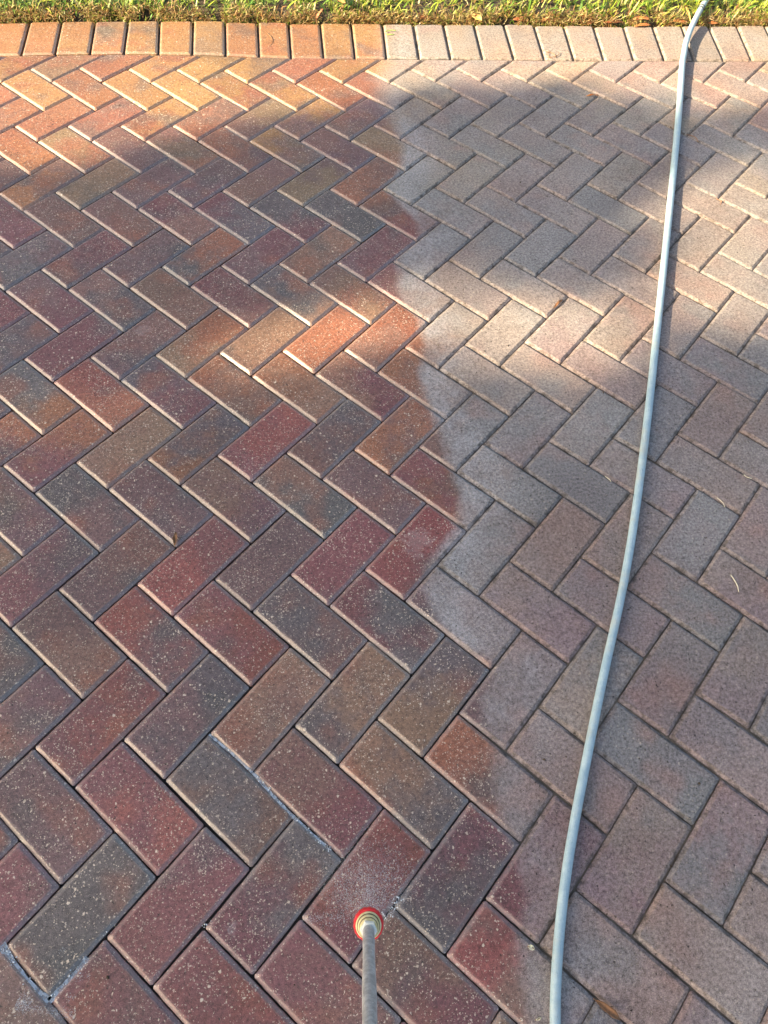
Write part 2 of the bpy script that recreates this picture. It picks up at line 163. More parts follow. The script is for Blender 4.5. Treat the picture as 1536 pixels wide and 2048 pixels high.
# ---------------------------------------------------------------- materials
def paver_material():
    N = NT('concrete_paver')
    pos = N.n('NewGeometry').outputs['Position']
    lc = N.attr('local', 'Vector'); lu, lv, rid = N.sep(lc)
    edge = N.attr('edge', 'Fac')
    off = N.n('CombineXYZ'); N.put(off.inputs[2], N.math('MULTIPLY', rid, 37.))
    pv = N.vadd(pos, off.outputs[0])
    wet, d = wet_mask(N, pos)
    # pigment blend inside each paver: a lengthwise drift broken up by cloudy noise
    bn = N.noise(pv, 11, 3., .55); bn2 = N.noise(pv, 34, 3., .6)
    f = N.math('ADD', lu, N.math('MULTIPLY', N.math('SUBTRACT', bn, .5), 2.5))
    f = N.math('ADD', f, N.math('MULTIPLY', N.math('SUBTRACT', bn2, .5), 1.1))
    base = N.mix(N.ramp(f, .0, 1.), N.attr('ca'), N.attr('cb'))
    # a third pigment cloud, charcoal or rust, here and there
    cn = N.noise(pv, 8, 2., .5)
    base = N.mix(N.math('MULTIPLY', N.ramp(cn, .54, .72), .55), base, (.066, .067, .066, 1))
    rn = N.noise(N.vadd(pv, (3.1, 7.7, 0)), 9, 2., .5)
    base = N.mix(N.math('MULTIPLY', N.ramp(rn, .54, .72), .50), base, (.235, .082, .046, 1))
    # dry dusting
    dn = N.noise(pos, 5, 3., .6)
    dustf = N.math('ADD', N.math('ADD', N.ramp(N.sep(pos)[1], .0, 1.8, .20, .46), N.math('MULTIPLY', N.math('FRACT', N.math('MULTIPLY', rid, 7.3)), .16)), N.math('MULTIPLY', N.math('SUBTRACT', dn, .5), 1.1))
    halo = N.math('MULTIPLY', N.math('MULTIPLY', N.ramp(d, -.16, -.02), N.ramp(N.noise(pos, 8, 4., .65), .36, .6)), N.math('MULTIPLY', N.ramp(N.sep(pos)[1], .15, .75, .45, 1.), N.ramp(N.sep(pos)[1], 2.0, 2.3, 1., .15)))
    dustf = N.math('ADD', dustf, N.math('MULTIPLY', halo, .20))
    dustf = N.math('MULTIPLY', dustf, N.math('SUBTRACT', 1., wet))
    lift = N.math('MULTIPLY', N.math('SUBTRACT', 1., wet), .11)
    base = N.mix(lift, base, (.6, .6, .6, 1))
    base = N.mix(dustf, base, N.mix(N.noise(pos, 3, 2., .5), (.206, .202, .202, 1), (.256, .247, .234, 1)))
    base = N.mix(N.math('MULTIPLY', N.math('MULTIPLY', halo, N.math('SUBTRACT', 1., wet)), .38), base, (.34, .335, .35, 1))
    # sand grains
    g1 = N.noise(pv, 620, 3., .75); g2 = N.noise(pv, 190, 3., .6)
    gr = N.math('ADD', N.math('MULTIPLY', g1, .62), N.math('MULTIPLY', g2, .48))
    gv = N.ramp(gr, .40, .70, .42, 1.68, smooth=False)
    base = N.mix(1., base, gv, 'MULTIPLY')
    # pale stone chips of three sizes, washed clean where wet and veiled by dust where dry
    chips = None
    wv = N.vadd(pv, N.vadd(N.noise(pv, 330, 2., .6, out=1), (.006, .006, .006), 'MULTIPLY'))
    dens = N.ramp(N.noise(pv, 16, 2., .5), .35, .7, .4, 1.35)
    for sc_, thr, keep in ((420, .40, .30), (240, .33, .27), (120, .26, .17), (60, .15, .13)):
        dd, cc = N.voro(wv, sc_)
        r, g, b = N.sep(cc)
        k = N.math('LESS_THAN', r, N.math('MULTIPLY', dens, keep))
        rad = N.math('MULTIPLY', thr, N.math('ADD', .55, N.math('MULTIPLY', g, .75)))
        m = N.math('MULTIPLY', N.ramp(dd, rad, N.math('MULTIPLY', rad, .65)), k)
        m = N.math('MULTIPLY', m, N.math('ADD', .5, N.math('MULTIPLY', b, .7)))
        chips = m if chips is None else N.math('MAXIMUM', chips, m)
    chips = N.math('MULTIPLY', chips, N.fmix(wet, .32, 1.), clamp=True)
    base = N.mix(chips, base, N.mix(g2, (.48, .35, .24, 1), (.66, .58, .48, 1)))
    # pits
    pd, pc = N.voro(N.vadd(wv, (9, 4, 0)), 120)
    pr_, _, _ = N.sep(pc)
    pit = N.math('MULTIPLY', N.ramp(pd, .22, .12), N.math('LESS_THAN', pr_, N.fmix(wet, .15, .12)))
    base = N.mix(N.math('MULTIPLY', pit, .8), base, (.02, .018, .017, 1))
    # worn arrises with bevel highlight painted in; sand also clings to them where dry
    en = N.noise(pv, 130, 3., .7)
    ew = N.math('MULTIPLY', edge, N.ramp(en, .25, .6, .25, 1.))
    base = N.mix(N.math('MULTIPLY', ew, N.fmix(wet, .10, .16)), base, (.46, .38, .30, 1))
    dirt = N.math('MULTIPLY', N.math('MULTIPLY', N.ramp(N.noise(pos, 55, 4., .7), .48, .62), N.ramp(edge, .2, .9)), N.math('SUBTRACT', 1., wet))
    base = N.mix(N.math('MULTIPLY', dirt, .6), base, (.055, .045, .035, 1))
    st = N.noise(pos, 2.3, 3., .6)
    base = N.mix(1., base, N.ramp(st, .3, .7, .92, 1.18), 'MULTIPLY')
    for cx_, cy_, rr_ in CHALK:     # chalky lime bloom drying on a couple of washed pavers
        dv = N.n('VectorMath', operation='DISTANCE'); N.put(dv.inputs[0], pos); dv.inputs[1].default_value = (cx_, cy_, 0)
        q_ = N.math('ADD', N.math('DIVIDE', dv.outputs['Value'], rr_), N.math('MULTIPLY', N.math('SUBTRACT', N.noise(pos, 60, 4., .7), .5), 3.2))
        base = N.mix(N.math('MULTIPLY', N.ramp(q_, 1.0, .5), .16), base, (.50, .45, .45, 1))
    rough = N.fmix(wet, .95, N.fmix(edge, N.ramp(N.noise(pv, 45, 3., .6), .3, .7, .40, .64), .40))
    spec = N.fmix(wet, .2, N.fmix(edge, .5, .95))
    N.set(Base_Color=base, Roughness=rough, Specular_IOR_Level=spec)
    h = N.math('ADD', N.math('MULTIPLY', gr, 1.), N.math('MULTIPLY', pit, -1.4))
    h = N.math('ADD', h, N.math('MULTIPLY', chips, .35))
    h = N.math('MULTIPLY', h, N.math('SUBTRACT', 1., N.math('MULTIPLY', N.math('MULTIPLY', edge, wet), .6)))
    N.put(N.b.inputs['Coat Weight'], N.math('MULTIPLY', N.math('MULTIPLY', edge, wet), .8)); N.b.inputs['Coat Roughness'].default_value = .34; N.b.inputs['Coat IOR'].default_value = 1.5
    N.bump(h, .0016, .75)
    return N.m

def sand_material():
    N = NT('joint_sand')
    pos = N.n('NewGeometry').outputs['Position']
    wet, d = wet_mask(N, pos)
    n = N.noise(pos, 420, 4., .8); n2 = N.noise(pos, 30, 3., .6)
    dry = N.mix(n, (.08, .066, .052, 1), (.26, .21, .165, 1)); dry = N.mix(N.ramp(n2, .45, .7, 0, .6), dry, (.05, .045, .035, 1))
    wt = N.mix(n, (.008, .007, .007, 1), (.045, .035, .03, 1))
    N.set(Base_Color=N.mix(wet, dry, wt), Roughness=N.fmix(wet, .95, .4))
    N.bump(n, .003, .8); return N.m

def soil_material():
    N = NT('soil'); pos = N.n('NewGeometry').outputs['Position']
    n = N.noise(pos, 90, 4., .75); n2 = N.noise(pos, 3, 3., .6)
    near = N.ramp(N.sep(pos)[1], 4.2, 5.5)
    soil = N.mix(n, (.018, .013, .009, 1), (.10, .07, .045, 1))
    turf = N.mix(n2, N.mix(n, (.05, .09, .015, 1), (.14, .18, .04, 1)), (.16, .15, .05, 1))
    N.set(Base_Color=N.mix(near, soil, turf), Roughness=.95); N.bump(n, .01, .8); return N.m

def blade_material():
    N = NT('grass_blades'); c = N.attr('ca')
    pos = N.n('NewGeometry').outputs['Position']
    c = N.mix(1., c, N.ramp(N.noise(pos, 300, 2., .5), .3, .7, .8, 1.2), 'MULTIPLY')
    N.set(Base_Color=c, Roughness=.42, Specular_IOR_Level=.5)
    tr = N.n('BsdfTranslucent'); N.put(tr.inputs[0], c)
    mx = N.n('MixShader'); mx.inputs[0].default_value = .38
    N.t.links.new(N.b.outputs[0], mx.inputs[1]); N.t.links.new(tr.outputs[0], mx.inputs[2])
    N.t.links.new(mx.outputs[0], N.out.inputs[0]); return N.m

def simple(name, c1, c2, scale=60., rough=.6, bump=0., spec=.4, **kw):
    N = NT(name); co = N.n('TexCoord').outputs['Object']
    n = N.noise(co, scale, 4., .65)
    N.set(Base_Color=N.mix(N.ramp(n, .3, .7), (*c1, 1), (*c2, 1)), Roughness=rough, Specular_IOR_Level=spec, **kw)
    if bump: N.bump(n, bump, .8)
    return N.m

M_PAVER = paver_material(); M_SAND = sand_material(); M_SOIL = soil_material(); M_BLADE = blade_material()

# ---------------------------------------------------------------- pavers
PIG_AND_LIT = {'M': (.140, .056, .050), 'R': (.182, .060, .044), 'O': (.205, .086, .043), 'B': (.152, .082, .058),
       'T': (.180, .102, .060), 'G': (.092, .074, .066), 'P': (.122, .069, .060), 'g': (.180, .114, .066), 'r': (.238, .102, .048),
       't': (.235, .128, .054), 'o': (.240, .114, .052)}  # lower case: brighter, warmer copies with sunlight put into the colour
PIG_AND_LIT = {k: (r*1.07, g*1.07, b*(1.07 if k.islower() else 1.20)) for k, (r, g, b) in PIG_AND_LIT.items()}
_wl = np.array([((a-b)/10/S2, (a+b)/10/S2) for a, b, _, _ in WARP]); _wr = np.array([(x, y) for _, _, x, y in WARP])/1000
def warp(x, y):
    sg = .045 + .022*max(0, y)
    d2 = ((_wl-(x, y))**2).sum(1)
    k = np.exp(-d2/(2*sg*sg)); k2 = np.exp(-d2/(2*.35**2))*.02
    k = k+k2
    r = (k[:, None]*_wr).sum(0)/(k.sum()+.004)
    return x+r[0], y+r[1]
def lat(a, b): return warp((a-b)/10/S2, (a+b)/10/S2)
IX = [-6.]+[p[0] for p in INNER]+[6.]; IY = [INNER[0][1]]+[p[1] for p in INNER]+[INNER[-1][1]]
OX = [-6.]+[p[0] for p in OUTER]+[6.]; OY = [OUTER[0][1]]+[p[1] for p in OUTER]+[OUTER[-1][1]]
def inner(x): return float(np.interp(x, IX, IY))
def outer(x): return float(np.interp(x, OX, OY))

CODES={(-4, 2): 'BP', (-3, 1): 'MM', (-2, 0): 'RM', (-1, -1): 'BM', (0, -2): 'MB', (1, -3): 'BR', (2, -4): 'BB', (3, -5): 'BT', (4, -6): 'BB', (-4, 4): 'MM', (-3, 3): 'GG', (-2, 2): 'MM', (-1, 1): 'MG', (0, 0): 'MR', (1, -1): 'GM', (2, -2): 'MM', (3, -3): 'MB', (4, -4): 'GM', (-2, 4): 'PP', (-1, 3): 'RM', (0, 2): 'BG', (1, 1): 'MB', (2, 0): 'GT', (3, -1): 'BO', (4, -2): 'BB', (5, -3): 'GG', (6, -4): 'BP', (-2, 6): 'BP', (-1, 5): 'MR', (0, 4): 'PG', (1, 3): 'BT', (2, 2): 'GT', (3, 1): 'TG', (4, 0): 'PP', (5, -1): 'TG', (6, -2): 'PP', (7, -3): 'PB', (-1, 7): 'GG', (0, 6): 'BP', (1, 5): 'PR', (2, 4): 'RM', (3, 3): 'BG', (4, 2): 'GM', (5, 1): 'PP', (6, 0): 'PB', (7, -1): 'MP', (8, -2): 'GB', (9, -3): 'PB', (0, 8): 'MP', (1, 7): 'PB', (2, 6): 'RM', (3, 5): 'PP', (4, 4): 'MM', (5, 3): 'RR', (6, 2): 'GB', (7, 1): 'BB', (8, 0): 'BB', (9, -1): 'PG', (10, -2): 'BB', (1, 9): 'PB', (2, 8): 'PG', (3, 7): 'PP', (4, 6): 'PB', (5, 5): 'GB', (6, 4): 'PP', (7, 3): 'OM', (8, 2): 'GB', (9, 1): 'GG', (10, 0): 'MB', (11, -1): 'BB', (12, -2): 'BB', (1, 11): 'MO', (2, 10): 'MO', (3, 9): 'TT', (4, 8): 'OG', (5, 7): 'MR', (6, 6): 'BG', (7, 5): 'OB', (8, 4): 'BG', (9, 3): 'PP', (10, 2): 'BG', (11, 1): 'GG', (12, 0): 'BB', (13, -1): 'BB', (3, 11): 'OG', (4, 10): 'OR', (5, 9): 'MG', (6, 8): 'BO', (7, 7): 'TO', (8, 6): 'MT', (9, 5): 'BO', (10, 4): 'TB', (11, 3): 'TT', (12, 2): 'BB', (13, 1): 'MM', (14, 0): 'GM', (15, -1): 'GG', (3, 13): 'GP', (4, 12): 'MM', (5, 11): 'PB', (6, 10): 'TO', (7, 9): 'TT', (8, 8): 'OO', (9, 7): 'TO', (10, 6): 'OT', (11, 5): 'TT', (12, 4): 'RT', (13, 3): 'TO', (14, 2): 'TB', (15, 1): 'TB', (4, 14): 'MM', (5, 13): 'MP', (6, 12): 'GB', (7, 11): 'BB', (8, 10): 'BM', (9, 9): 'TG', (10, 8): 'TB', (11, 7): 'BM', (12, 6): 'BB', (13, 5): 'TB', (14, 4): 'TB', (15, 3): 'BB', (16, 2): 'TO', (17, 1): 'TT', (5, 15): 'GP', (6, 14): 'PM', (7, 13): 'PP', (8, 12): 'GO', (9, 11): 'PM', (10, 10): 'BT', (11, 9): 'PM', (12, 8): 'PG', (13, 7): 'BG', (14, 6): 'GG', (15, 5): 'BB', (16, 4): 'BB', (17, 3): 'TT', (18, 2): 'TT', (6, 16): 'MM', (7, 15): 'BB', (8, 14): 'BB', (9, 13): 'BM', (10, 12): 'GM', (11, 11): 'MG', (12, 10): 'GG', (13, 9): 'MO', (14, 8): 'BG', (15, 7): 'GB', (16, 6): 'BP', (17, 5): 'GG', (18, 4): 'BB', (19, 3): 'TT', (20, 2): 'TT', (7, 17): 'RM', (8, 16): 'GG', (9, 15): 'PP', (10, 14): 'PP', (11, 13): 'BM', (12, 12): 'GP', (13, 11): 'OB', (14, 10): 'GG', (15, 9): 'GG', (16, 8): 'BB', (17, 7): 'BB', (18, 6): 'GG', (19, 5): 'BB', (20, 4): 'PB', (21, 3): 'TB', (8, 18): 'RO', (9, 17): 'OG', (10, 16): 'PM', (11, 15): 'GB', (12, 14): 'PO', (13, 13): 'BT', (14, 12): 'PB', (15, 11): 'GG', (16, 10): 'GB', (17, 9): 'GB', (18, 8): 'BB', (19, 7): 'OP', (20, 6): 'PB', (21, 5): 'PP', (22, 4): 'GB', (23, 3): 'BB', (8, 20): 'MO', (9, 19): 'OO', (10, 18): 'BO', (11, 17): 'OT', (12, 16): 'OM', (13, 15): 'BG', (14, 14): 'BT', (15, 13): 'MP', (16, 12): 'BT', (17, 11): 'BB', (18, 10): 'GB', (19, 9): 'BB', (20, 8): 'BG', (21, 7): 'GG', (22, 6): 'TO', (23, 5): 'TG', (24, 4): 'RM', (9, 21): 'OR', (10, 20): 'TT', (11, 19): 'RO', (12, 18): 'TT', (13, 17): 'TT', (14, 16): 'OT', (15, 15): 'TO', (16, 14): 'OR', (17, 13): 'BO', (18, 12): 'TG', (19, 11): 'BO', (20, 10): 'BO', (21, 9): 'GT', (22, 8): 'OT', (23, 7): 'BO', (24, 6): 'OT', (25, 5): 'RR', (26, 4): 'OO', (10, 22): 'TO', (11, 21): 'GO', (12, 20): 'OO', (13, 19): 'TO', (14, 18): 'TT', (15, 17): 'TG', (16, 16): 'OO', (17, 15): 'TT', (18, 14): 'TT', (19, 13): 'TB', (20, 12): 'OT', (21, 11): 'TB', (22, 10): 'TT', (23, 9): 'MB', (24, 8): 'RO', (25, 7): 'OT', (26, 6): 'OO', (27, 5): 'TO'}
BORDER=['OO', 'TO', 'OG', 'TT', 'TT', 'GT', 'RO', 'OT', 'OR', 'TT', 'OT', 'GT', 'PP', 'TP', 'TT', 'OT', 'TT', 'TT', 'TT', 'OT', 'OT', 'TT', 'OT', 'TT', 'TT']

class Pavers:
    def __init__(s): s.v = []; s.f = []; s.ca = []; s.cb = []; s.loc = []; s.edge = []
    def add(s, poly, ca, cb, axis0, axis1, dz=0., tilt=(0, 0), fine=True, gap=.0010, ch=.0058):
        """poly: counter-clockwise corners; one chamfered concrete block."""
        poly = [Vector((p[0], p[1])) for p in poly]
        cen = sum(poly, Vector((0, 0)))/len(poly)
        rid = rnd.random()*10
        def inset(dist):
            n = len(poly); out = []
            for i in range(n):
                p0, p1, p2 = poly[i-1], poly[i], poly[(i+1) % n]
                e1 = (p1-p0).normalized(); e2 = (p2-p1).normalized()
                n1 = Vector((-e1.y, e1.x)); n2 = Vector((-e2.y, e2.x))
                m = n1+n2; den = max(.25, 1+n1.dot(n2))
                out.append(p1+m*(dist/den))
            return out
        step = .011 if fine else .05
        def ring(dist, z, rad, jit, seed):
            c = inset(dist); n = len(c); pts = []
            for i in range(n):
                a, b = c[i], c[(i+1) % n]
                L = (b-a).length; k = s_n[i]
                e = (b-a)/max(L, 1e-6); nn = Vector((-e.y, e.x))
                r = min(rad, L*.3)
                for j in range(k):
                    t = j/k
                    q = a+e*(r+(L-2*r)*t)
                    jj = (mnoise.noise(Vector((q.x*70, q.y*70, seed)))*jit + mnoise.noise(Vector((q.x*260, q.y*260, seed)))*jit*.8) if jit else 0
                    q = q+nn*jj
                    pts.append((q.x, q.y, z+jj*.5))
                q = a+e*(L-r); pts.append((q.x, q.y, z))
                # rounded corner point
                b2 = c[(i+2) % n]; e2 = (b2-b).normalized()
                mid = b-e*r*.42+e2*r*.42; pts.append((mid.x, mid.y, z))
            return pts
        s_n = []
        for i in range(len(poly)):
            s_n.append(max(1, int((poly[(i+1) % len(poly)]-poly[i]).length/step)))
        g = gap
        rings = [(g, -.032, .003, 0, 0), (g, -.0045, .003, .0006, rid), (g+ch*.5, -.0023, .0035, .0008, rid+3),
                 (g+ch, -.0002, .004, .0009, rid+5), (g+ch+.003, 0, .005, .0, 0)]
        base = len(s.v); cnt = None
        for q in rings:
            pts = ring(*q); cnt = len(pts)
            for x, y, z in pts:
                zz = z+dz+(x-cen.x)*tilt[0]+(y-cen.y)*tilt[1]
                s.v.append((x, y, zz))
                d = Vector((x, y))-Vector(axis0); ax = Vector(axis1)-Vector(axis0)
                s.loc.append((d.dot(ax)/ax.length_squared, 0, rid)); s.ca.append(ca); s.cb.append(cb)
        s.edge += [0.15]*cnt+[1.]*cnt+[1.]*cnt+[.55]*cnt+[0.]*cnt
        for r in range(4):
            for i in range(cnt):
                j = (i+1) % cnt
                s.f.append((base+r*cnt+i, base+r*cnt+j, base+(r+1)*cnt+j, base+(r+1)*cnt+i))
        s.f.append(tuple(base+4*cnt+i for i in range(cnt)))
    def build(s, name):
        o = mesh(name, s.v, s.f, M_PAVER)
        me = o.data; colattr(me, 'ca', s.ca); colattr(me, 'cb', s.cb); vecattr(me, 'local', s.loc)
        a = me.attributes.new('edge', 'FLOAT', 'POINT'); a.data.foreach_set('value', s.edge)
        tag(o, kind='structure'); return o

def jitcol(c, k=.14):
    c = (c[0], c[1], c[2])
    f = 1+rnd.uniform(-k, k); return tuple(max(.01, x*f*(1+rnd.uniform(-.05, .05))) for x in c)
def clip_y(poly, p, q):
    """keep the part of poly below the line p-q"""
    def side(v): return (q[0]-p[0])*(v[1]-p[1])-(q[1]-p[1])*(v[0]-p[0])
    out = []
    for i in range(len(poly)):
        a, b = poly[i-1], poly[i]; sa, sb = side(a), side(b)
        if (sa <= 0) != (sb <= 0):
            t = sa/(sa-sb); out.append((a[0]+(b[0]-a[0])*t, a[1]+(b[1]-a[1])*t))
        if sb <= 0: out.append(b)
    res = []
    for v in out:
        if not res or math.hypot(v[0]-res[-1][0], v[1]-res[-1][1]) > .004: res.append(v)
    return res
field = Pavers()
for a in range(-34, 50):
    for b in range(-44, 50):
        m = (a+b) % 4
        if m == 0: cor = [(a, b), (a+2, b), (a+2, b+1), (a, b+1)]
        elif m == 2: cor = [(a, b), (a+1, b), (a+1, b+2), (a, b+2)]
        else: continue
        cx = sum(c[0]-c[1] for c in cor)/40/S2; cy = sum(c[0]+c[1] for c in cor)/40/S2
        if not (-2.3 < cx < 3.0 and -1.5 < cy < 2.55): continue
        poly = [lat(*c) for c in cor]
        xs = [p[0] for p in poly]; ys = [p[1] for p in poly]
        if max(ys) > 2.36:
            x0, x1 = min(xs), max(xs)
            poly = clip_y(poly, (x0-.05, inner(x0-.05)-.001), (x1+.05, inner(x1+.05)-.001))
            if len(poly) < 3: continue
            area = abs(sum(poly[i-1][0]*poly[i][1]-poly[i][0]*poly[i-1][1] for i in range(len(poly))))/2
            if area < 2.5e-4: continue
        code = CODES.get((a, b)) or rnd.choice(['MB', 'PB', 'BT', 'BB', 'MP', 'GB', 'TO', 'PG', 'RM', 'OT', 'PP'])
        if cy > 1.75: code = code.replace('G', 'g').replace('R', 'r').replace('M', 'B').replace('T', 't')  # far sunlit rows take the copies that carry sun warmth in their colour
        if m == 0: ax = (lat(a, b+.5), lat(a+2, b+.5))
        else: ax = (lat(a+.5, b), lat(a+.5, b+2))
        seen = -1.3 < cx < 2.0 and -.4 < cy
        field.add(poly, jitcol(PIG_AND_LIT[code[0]]), jitcol(PIG_AND_LIT[code[1]]), ax[0], ax[1], rnd.uniform(-.0009, .0009),
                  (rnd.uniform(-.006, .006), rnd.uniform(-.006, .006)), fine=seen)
field.build('paver_driveway')

border = Pavers()
JB = [p[0] for p in JOINTS]; JT = [p[1] for p in JOINTS]
for _ in range(15):
    JB = [JB[0]-.1]+JB+[JB[-1]+.1]; JT = [JT[0]-.1]+JT+[JT[-1]+.1]
for i in range(len(JB)-1):
    q = [(JB[i], inner(JB[i])+.0012), (JB[i+1], inner(JB[i+1])+.0012), (JT[i+1], outer(JT[i+1])), (JT[i], outer(JT[i]))]
    dy = rnd.uniform(-.004, .004); q[2] = (q[2][0], q[2][1]+dy); q[3] = (q[3][0], q[3][1]+dy)
    k = (BORDER[i-15] if 0 <= i-15 < len(BORDER) else 'TO').replace('T', 't').replace('G', 'g').replace('R', 'O').replace('O', 'o').replace('P', 'g')  # edging also uses the copies with sunlight in the colour
    border.add(q, jitcol(PIG_AND_LIT[k[0]], .06), jitcol(PIG_AND_LIT[k[1]], .06), q[0], q[3], rnd.uniform(-.001, .0006),
               (rnd.uniform(-.008, .008), 0), gap=.0035, ch=.0050)
border.build('paver_edging')

# joint sand: filled nearly flush where dry, washed out deep where wet
gx = np.concatenate([np.linspace(-2.6, -1.3, 10), np.arange(-1.25, 2.05, .0125), np.linspace(2.1, 3.4, 10)])
gy = np.concatenate([np.linspace(-1.9, -.3, 10), np.arange(-.27, 2.60, .0125)])
vs = []; nx = len(gx)
for y in gy:
    wx = wet_x(y)
    for x in gx:
        t = min(1, max(0, (wx-x)/.06+.5))
        n = mnoise.noise(Vector((x*28, y*28, 0)))*.0034+mnoise.noise(Vector((x*90, y*90, 3)))*.001
        vs.append((x, min(y, outer(x)-.004), -.0074*(1-t)-.011*t+n))
fs = [(j*nx+i, j*nx+i+1, (j+1)*nx+i+1, (j+1)*nx+i) for j in range(len(gy)-1) for i in range(nx-1)]
tag(mesh('joint_sand', vs, fs, M_SAND, smooth=True), kind='structure')
# lawn soil, one sheet to the horizon
vs = []; fs = []
ys = [2.585, 2.6, 2.62, 2.66, 2.72, 2.8, 3, 3.4, 4, 5, 8, 20, 90]; xs = np.concatenate([[-90, -20, -6], np.arange(-3, 4, .04), [6, 20, 90]])
for y in ys:
    for x in xs:
        e = outer(x); yy = y if y > 2.7 else y+(e-2.6)
        z = -.03+min(.035, (yy-e)*.6)+(mnoise.noise(Vector((x*9, yy*9, 0)))*.012 if abs(x) < 4 and yy < 5 else 0)
        vs.append((x, yy, z))
nx = len(xs); fs = [(j*nx+i, j*nx+i+1, (j+1)*nx+i+1, (j+1)*nx+i) for j in range(len(ys)-1) for i in range(nx-1)]
tag(mesh('lawn_soil', vs, fs, M_SOIL, smooth=True), kind='structure')
tag(mesh('ground', [(-90, -90, -.045), (90, -90, -.045), (90, 90, -.045), (-90, 90, -.045)], [(0, 1, 2, 3)], M_SOIL), kind='structure')

# ---------------------------------------------------------------- grass
GREENS = [(.30, .40, .04), (.44, .52, .06), (.18, .32, .04), (.54, .60, .12), (.10, .20, .03), (.42, .44, .07)]
STRAW = [(.52, .42, .18), (.60, .50, .26), (.34, .19, .08), (.42, .28, .11)]
gv = []; gf = []; gc = []
def blade(x, y, z, az, L, wd, lean, curl, col, segs=4):
    b0 = len(gv); dx, dy = math.cos(az), math.sin(az); sx, sy = -dy, dx
    h = 0; r = 0; ang = lean
    for k in range(segs+1):
        t = k/segs; ww = wd*.5*(1-.15*t)*(1 if t < .6 else (1-t)/.4+.03)
        cx, cy, cz = x+dx*r, y+dy*r, z+h
        gv.append((cx-sx*ww, cy-sy*ww, cz)); gv.append((cx+sx*ww, cy+sy*ww, cz+ww*.35))
        f = .75+.35*t
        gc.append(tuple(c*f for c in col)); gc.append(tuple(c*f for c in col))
        r += L/segs*math.sin(ang); h += L/segs*math.cos(ang); ang += curl/segs
    for k in range(segs): gf.append((b0+2*k, b0+2*k+1, b0+2*k+3, b0+2*k+2))
def dens_ok(x, y): return mnoise.noise(Vector((x*14, y*14, 7)))
for i in range(44000):
    x = rnd.uniform(-1.7, 2.5)
    y = outer(x)+.004+(rnd.random()**2.0)*1.15
    de = y-outer(x)
    if dens_ok(x, y) < -.14 and rnd.random() < .8: continue
    straw = rnd.random() < (.55 if de < .03 else .30 if de < .07 else .14)
    col = rnd.choice(STRAW if straw else GREENS)
    g = mnoise.noise(Vector((x*5, y*5, 1)))
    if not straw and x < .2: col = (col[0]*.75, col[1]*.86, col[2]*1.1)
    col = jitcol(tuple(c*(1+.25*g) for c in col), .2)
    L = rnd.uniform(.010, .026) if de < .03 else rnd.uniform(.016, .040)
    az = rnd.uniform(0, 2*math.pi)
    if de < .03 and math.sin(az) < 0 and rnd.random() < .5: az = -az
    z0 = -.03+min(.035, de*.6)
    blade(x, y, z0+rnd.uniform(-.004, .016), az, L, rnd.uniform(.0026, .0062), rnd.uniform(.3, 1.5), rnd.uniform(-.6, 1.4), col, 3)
for i in range(13000):  # brown thatch: short curled runners matted along the edge
    x = rnd.uniform(-1.6, 2.4); de = abs(rnd.gauss(0, .028)); y = outer(x)+.001+de
    if dens_ok(x, y) < -.2: continue
    col = jitcol(rnd.choice([(.40, .24, .09), (.52, .38, .16), (.28, .14, .05), (.60, .48, .22), (.20, .10, .04), (.34, .34, .08)]), .25)
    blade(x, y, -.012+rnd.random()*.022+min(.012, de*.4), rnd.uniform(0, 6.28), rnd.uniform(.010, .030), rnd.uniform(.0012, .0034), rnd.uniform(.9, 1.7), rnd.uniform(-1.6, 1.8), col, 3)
for i in range(1500):   # longer runners and broad blades
    x = rnd.uniform(-1.7, 2.5); y = outer(x)+.03+rnd.random()*.9
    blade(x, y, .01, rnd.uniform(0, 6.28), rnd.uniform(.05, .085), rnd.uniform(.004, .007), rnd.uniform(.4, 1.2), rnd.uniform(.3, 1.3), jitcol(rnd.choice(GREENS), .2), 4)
for dx_, dz_, az_, L_ in ((-.035, .045, -.1, .08), (-.05, .05, .25, .06), (.0, .055, 2.8, .05)):   # blades that cross over the hose
    blade(HOSE[1][0]+dx_, HOSE[1][1]+.0, dz_, az_, L_, .009, 1.3, .5, (.30, .50, .10), 4)
for i in range(9000):   # thinner lawn farther out
    x = rnd.uniform(-2.6, 3.4); y = rnd.uniform(3.4, 5.6)
    blade(x, y, .004, rnd.uniform(0, 6.28), rnd.uniform(.04, .08), rnd.uniform(.005, .009), rnd.uniform(.1, 1.2), rnd.uniform(-.2, 1.2), jitcol(rnd.choice(GREENS), .2), 2)
go = mesh('grass', gv, gf, M_BLADE); colattr(go.data, 'ca', gc)
tag(go, 'short sunlit lawn grass with straw mixed in, growing along the paver edge', 'grass', kind='stuff')

